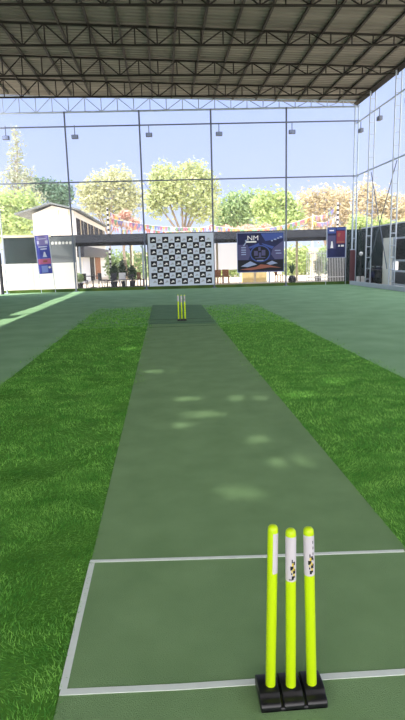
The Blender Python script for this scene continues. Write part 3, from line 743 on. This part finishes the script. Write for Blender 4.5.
tree_px('green rounded tree above the navy banner', 66, 243, [(232, 206, 14, 14, 560), (250, 204, 16, 15, 700), (240, 222, 22, 14, 800), (222, 218, 12, 14, 420)], L_green, .36, 16, name='rounded_tree')
tree_px('yellow-green tree behind the palm post', 54, 275, [(264, 206, 13, 16, 500), (282, 202, 13, 14, 460), (276, 222, 22, 14, 800), (292, 214, 14, 16, 500)], L_lime, .34, 17, name='bushy_tree')
tree_px('peach and green tree behind the right banner', 66, 326, [(306, 204, 14, 16, 500), (324, 202, 15, 16, 560), (342, 204, 14, 18, 560), (318, 222, 22, 16, 850), (348, 224, 14, 14, 450)], L_peach, .33, 18, name='pale_tree', branches=8)
tree_px('peach-tinted tree behind the right side net', 52, 378, [(364, 200, 14, 20, 620), (384, 206, 14, 18, 600), (372, 226, 20, 14, 760), (398, 212, 14, 18, 600), (412, 216, 14, 16, 500)], L_peach, .29, 19, name='pale_tree')
tree_px('lime green hedge tree low behind the right side net', 46, 372, [(360, 228, 14, 14, 600), (380, 230, 14, 12, 600), (400, 232, 14, 12, 600), (420, 228, 16, 18, 700)], L_lime, .27, 20, name='hedge_tree')
tree_px('low pink flowering tree behind the canopy beside the banded mast', 46, 126, [(118, 220, 9, 6, 330), (132, 224, 9, 7, 330), (126, 214, 6, 4, 160)], L_pink, .22, 21, name='flowering_tree')
tree_px('low pink flowering tree behind the canopy above the navy banner', 46, 248, [(226, 230, 9, 5, 260), (246, 230, 10, 5, 300), (266, 229, 8, 5, 240)], L_pink, .22, 22, name='flowering_tree')
for px, Y, h, nm in ((133, 38.6, 4.3, 'left of the checkered banner'), (214, 41, 4.2, 'right of the checkered banner'), (312, 39.4, 4.6, 'behind the picket fence')):
    x = at(px, 262, Y=Y).x; o = MB().tube((0, 0, 0), (0, 0, h), .05, n=8).build('flag_pole', m_cream); o.location = (x, Y, -.02); tag(o, 'slim cream flag pole behind the canopy '+nm, 'pole')
for (x0, x1, Y, lb, m) in ((108, 147, 47, 'pale green hedge under the canopy left of the checkered banner', L_green), (213, 240, 47, 'pale green hedge under the canopy between the large banners', L_lime),
                           (284, 309, 47, 'yellow-green hedge under the canopy behind the palm', L_lime), (318, 350, 48.5, 'green hedge behind the white picket fence', L_green)):
    c = at((x0+x1)/2, 262, Y=Y); t = thing('hedge', lb, 'hedge', (c.x, Y, -.02)); w = (x1-x0)/2*Y/F_PX
    rng = random.Random(int(x0)); f = MB()
    for k in range(5): leaves(f, (-w+w*2*(k+.5)/5, 0, 1.1), w/3.2, .7, 1.35, 330, .18, rng, .5)
    f.build('foliage', m, t)
    b = MB()
    for k in range(5): b.tube((-w+w*2*(k+.5)/5, 0, 0), (-w+w*2*(k+.5)/5, 0, 1.6), .05, .02, n=5)
    b.build('stems', m_trunk, t)
def pot_shrub(label, px, Y, h, r, seed, m=None, z=.06):
    x = at(px, 280, Y=Y).x; t = thing('potted_shrub', label, 'plant', (x, Y, z)); rng = random.Random(seed)
    MB().lathe((0, 0, 0), [(.15, 0), (.19, .28), (.21, .3), (.19, .32)], 16).build('pot', m_char, t)
    f = MB(); leaves(f, (0, 0, .35+h/2), r, r, h/2, 420, .09, rng, .3); f.build('foliage', m or L_shrub, t)
    MB().tube((0, 0, .3), (0, 0, .3+h*.6), .025, .01, n=5).build('stem', m_trunk, t)
pot_shrub('dark green potted shrub right of the banded mast', 114.5, 34.0, 1.05, .27, 1)
pot_shrub('taller dark green potted shrub behind the white chair', 124, 34.1, 1.3, .3, 2)
pot_shrub('dark potted shrub beside the dark round table', 132.5, 34.1, .9, .27, 3)
pot_shrub('small green potted shrub at the foot of the left post', 80, 32.7, .5, .22, 4, L_green)
pot_shrub('yellow-green potted shrub behind the picket fence', 318, 33.0, 1.2, .3, 5, L_yel)
pot_shrub('dark potted shrub behind the picket fence below the right banner', 330, 33.2, 1.0, .3, 6)
# palm in a pot
p = at(292, 284, Y=31.25); t = thing('potted_palm', 'dark green potted palm standing right of the navy banner', 'plant', (p.x, 31.25, .06))
MB().lathe((0, 0, 0), [(.13, 0), (.22, .12), (.24, .26), (.17, .42), (.15, .46), (.13, .46)], 18).build('pot', m_black, t, smooth=True)
rng = random.Random(5); b = MB()
for k in range(16):
    a = k*2.4; ln = rng.uniform(.75, 1.1); out = rng.uniform(.22, .48); prev = Vector((0, 0, .44)); pts = [prev]
    for s in range(1, 7):
        u = s/6; pts.append(Vector((math.cos(a)*out*u**1.4, math.sin(a)*out*u**1.4, .44+ln*(u-.25*u*u))))
    for i in range(6):
        d = Vector((-math.sin(a), math.cos(a), 0)); w0, w1 = [.05*math.sin(PI*min(1, .15+.85*q/6)) for q in (i, i+1)]
        b.face([pts[i]-d*w0, pts[i]+d*w0, pts[i+1]+d*w1, pts[i+1]-d*w1])
b.build('fronds', L_shrub, t)

# bunting
flagm = [mat('flag_'+n, srgb(*c), .7, transl=.35) for n, c in (('pink', (230, 160, 180)), ('orange', (236, 186, 130)), ('purple', (176, 164, 208)), ('white', (240, 240, 244)), ('yellow', (236, 220, 140)), ('green', (160, 204, 160)), ('red', (230, 150, 136)), ('blue', (160, 180, 220)))]
def bunting(label, a, b_, sag, n, seed, size=.26):
    rng = random.Random(seed); a, b_ = Vector(a), Vector(b_); t = thing('bunting', label, 'bunting', a, group='strings of coloured flags behind the canopy')
    f = lambda u: (b_-a)*u-Vector((0, 0, sag*4*u*(1-u)))
    m = MB()
    for k in range(16): m.tube(f(k/16), f((k+1)/16), .012, n=4)
    m.build('string', m_white, t)
    for k in range(n):
        u = (k+.5)/n; p = f(u); d = (b_-a).normalized()*size*.5; tw = rng.uniform(-.12, .12)
        q = MB(); tip = p+Vector((rng.uniform(-.05, .05), tw, -size*1.35)); bk = Vector((0, .012, 0))
        q.face([p-d, tip, p+d]); q.face([p+d+bk, tip+bk, p-d+bk]); q.face([p-d, p-d+bk, tip+bk, tip]); q.face([p+d, tip, tip+bk, p+d+bk]); q.face([p-d, p+d, p+d+bk, p-d+bk])
        q.build('pennant', flagm[rng.randrange(len(flagm))], t)
mast1, mast2 = Vector((-3.35, 35.2, 4.75)), Vector((11.3, 35.2, 4.85))
def pole_pt(px, Y, z): return Vector((at(px, 262, Y=Y).x, Y, z))
pl1, pl2, pl3 = lambda z: pole_pt(133, 38.6, z), lambda z: pole_pt(214, 41, z), lambda z: pole_pt(312, 39.4, z)
for i, (a_, b_, sag, n, lb) in enumerate((
    (mast1, pl1(4.2), .12, 20, 'string of coloured flags falling from the banded mast to a flag pole'),
    (pl1(4.1), pl2(4.1), .55, 36, 'string of coloured flags sagging behind the checkered banner'),
    (mast1-Vector((0, 0, .5)), pl2(3.9), .25, 40, 'long string of coloured flags from the banded mast to above the navy banner'),
    (pl2(4.0), pl3(4.4), .55, 40, 'string of coloured flags sagging above the navy banner'),
    (pl3(4.5), mast2, .35, 22, 'string of coloured flags rising to the mast behind the right banner'),
    (pl3(4.1), mast2-Vector((0, 0, .7)), .3, 20, 'lower string of coloured flags behind the right banner'),
    (mast1-Vector((0, 0, .9)), pl1(3.7), .1, 12, 'short low string of coloured flags beside the pink flowering tree'))):
    bunting(lb, a_, b_, sag, n, 30+i)

# ------------------------------------------------------------------ right side beyond the net
t = thing('shade_screen', 'dark green shade cloth screen along the right side net', 'screen', (11.9, 26.0, 0))
MB().box((0, 0, 0), (.04, 6.4, 3.12)).build('cloth', m_shade, t)
MB().box((-.04, 0, 3.1), (.06, 6.4, 3.17)).build('top_rail', m_white_steel, t)
for k in range(3): MB().box((.04, k*3.1, -.02), (.1, k*3.1+.06, 3.12)).build('post', m_char, t)
t = thing('end_screen', 'dark screen panel behind the right end of the far net', 'screen', (9.9, 32.5, 0))
MB().box((0, 0, 0), (2.1, .04, 3.1)).build('cloth', m_shade, t)
for x in (0, 2.0): MB().box((x, .04, -.02), (x+.06, .1, 3.1)).build('post', m_char, t)
wbox('cream_pillar', (11.15, 26.2, -.02), (11.5, 27.3, 2.4), m_whitewall, 'cream masonry pillar behind the second ladder column on the right', 'pillar')
t = thing('hanging_curtain', 'maroon curtain gathered at the far right corner post', 'curtain', (10.45, back_y(10.45)-.28, .02))
b = MB(); n = 40
for k in range(n):
    u, v = k/n, (k+1)/n
    P = lambda u, z: (-.14+.28*u, .05*math.sin(u*22)-.02*z, z)
    b.face([P(u, 0), P(v, 0), P(v, 1.85), P(u, 1.85)])
o = b.build('folds', m_maroon, t); s_ = o.modifiers.new('thick', 'SOLIDIFY'); s_.thickness = .01
MB().bar((-.16, 0, 1.87), (.16, 0, 1.87), .03).build('rail', m_galv, t)
t = thing('wall_lamp', 'small round white lamp on the dark screen near the far right corner', 'lamp', (11.0, 30.0, 0))
MB().bar((0, 0, 0), (0, 0, 1.55), .04).build('pole', m_char, t)
MB().lathe((0, 0, 1.55), [(.03, 0), (.09, .04), (.11, .11), (.09, .18), (.03, .22)], 16).build('globe', m_white, t, smooth=True)
# steel gate with dark panes at the right edge
t = thing('side_gate', 'white framed gate with dark panes at the right edge', 'gate', (11.2, 22.3, 0))
for y in (0, 1.9, 3.8): MB().box((-.04, y-.05, 0), (.04, y+.05, 2.4)).build('stile', m_white_steel, t)
for z in (.1, .75, 1.25, 2.3): MB().box((-.03, .05, z), (.03, 3.75, z+.09)).build('rail', m_white_steel, t)
MB().box((-.01, .05, .2), (.01, 3.75, .75)).build('lower_panel', m_char, t)
MB().box((-.01, .05, 1.34), (.01, 3.75, 2.3)).build('pane', m_glass, t)
# scooters parked between net and screen
def scooter(label, x, y, rz, m):
    t = thing('scooter', label, 'scooter', (x, y, -.02), rz, 'scooters parked behind the right side net')
    for yy in (-.62, .62):
        w = MB()
        for k in range(20):
            a, c = 2*PI*k/20, 2*PI*(k+1)/20
            w.tube((0, yy+.2*math.cos(a), .25+.2*math.sin(a)), (0, yy+.2*math.cos(c), .25+.2*math.sin(c)), .05, n=8)
        wo = w.build('wheel', m_black, t)
        MB().tube((-.05, yy, .25), (.05, yy, .25), .12, n=14).build('hub', m_chrome, wo)
    MB().box((-.14, -.2, .26), (.14, .32, .34)).build('footboard', m_char, t, bevel=.02)
    b = MB(); b.v += [(-.16,.25,.34),(.16,.25,.34),(.14,.85,.45),(-.14,.85,.45),(-.15,.1,.72),(.15,.1,.72),(.12,.82,.78),(-.12,.82,.78)]
    for q in ((3,2,1,0),(4,5,6,7),(0,1,5,4),(1,2,6,5),(2,3,7,6),(3,0,4,7)): b.f.append(q); b.m.append(0)
    b.build('body', m, t, bevel=.04)
    MB().box((-.13, .02, .75), (.13, .84, .84)).build('seat', m_black, t, bevel=.03)
    b = MB(); b.v += [(-.17,-.32,.3),(.17,-.32,.3),(.17,-.24,.3),(-.17,-.24,.3),(-.13,-.5,.92),(.13,-.5,.92),(.13,-.4,.92),(-.13,-.4,.92)]
    for q in ((3,2,1,0),(4,5,6,7),(0,1,5,4),(1,2,6,5),(2,3,7,6),(3,0,4,7)): b.f.append(q); b.m.append(0)
    b.build('front_shield', m, t, bevel=.03)
    MB().tube((0, -.62, .25), (0, -.44, 1.0), .03, n=8).build('fork', m_chrome, t)
    MB().tube((-.32, -.40, 1.02), (.32, -.40, 1.02), .018, n=8).build('handlebar', m_black, t)
    MB().box((-.1, -.56, .88), (.1, -.42, 1.04)).build('headlamp', m_chrome, t, bevel=.03)
for k, (y, m, lb) in enumerate(((27.95, m_char, 'dark scooter parked nearest the cream pillar'), (28.7, m_navy, 'dark blue scooter between two dark scooters'), (29.45, m_char, 'dark scooter parked behind the ladder column near the far corner'))):
    scooter(lb, 11.36, y, PI/2+.95, m)
wbox('kerb_block', (10.95, 30.2, -.02), (11.4, 30.5, .4), m_white, 'small white block at the foot of the dark screen by the far right corner', 'block')
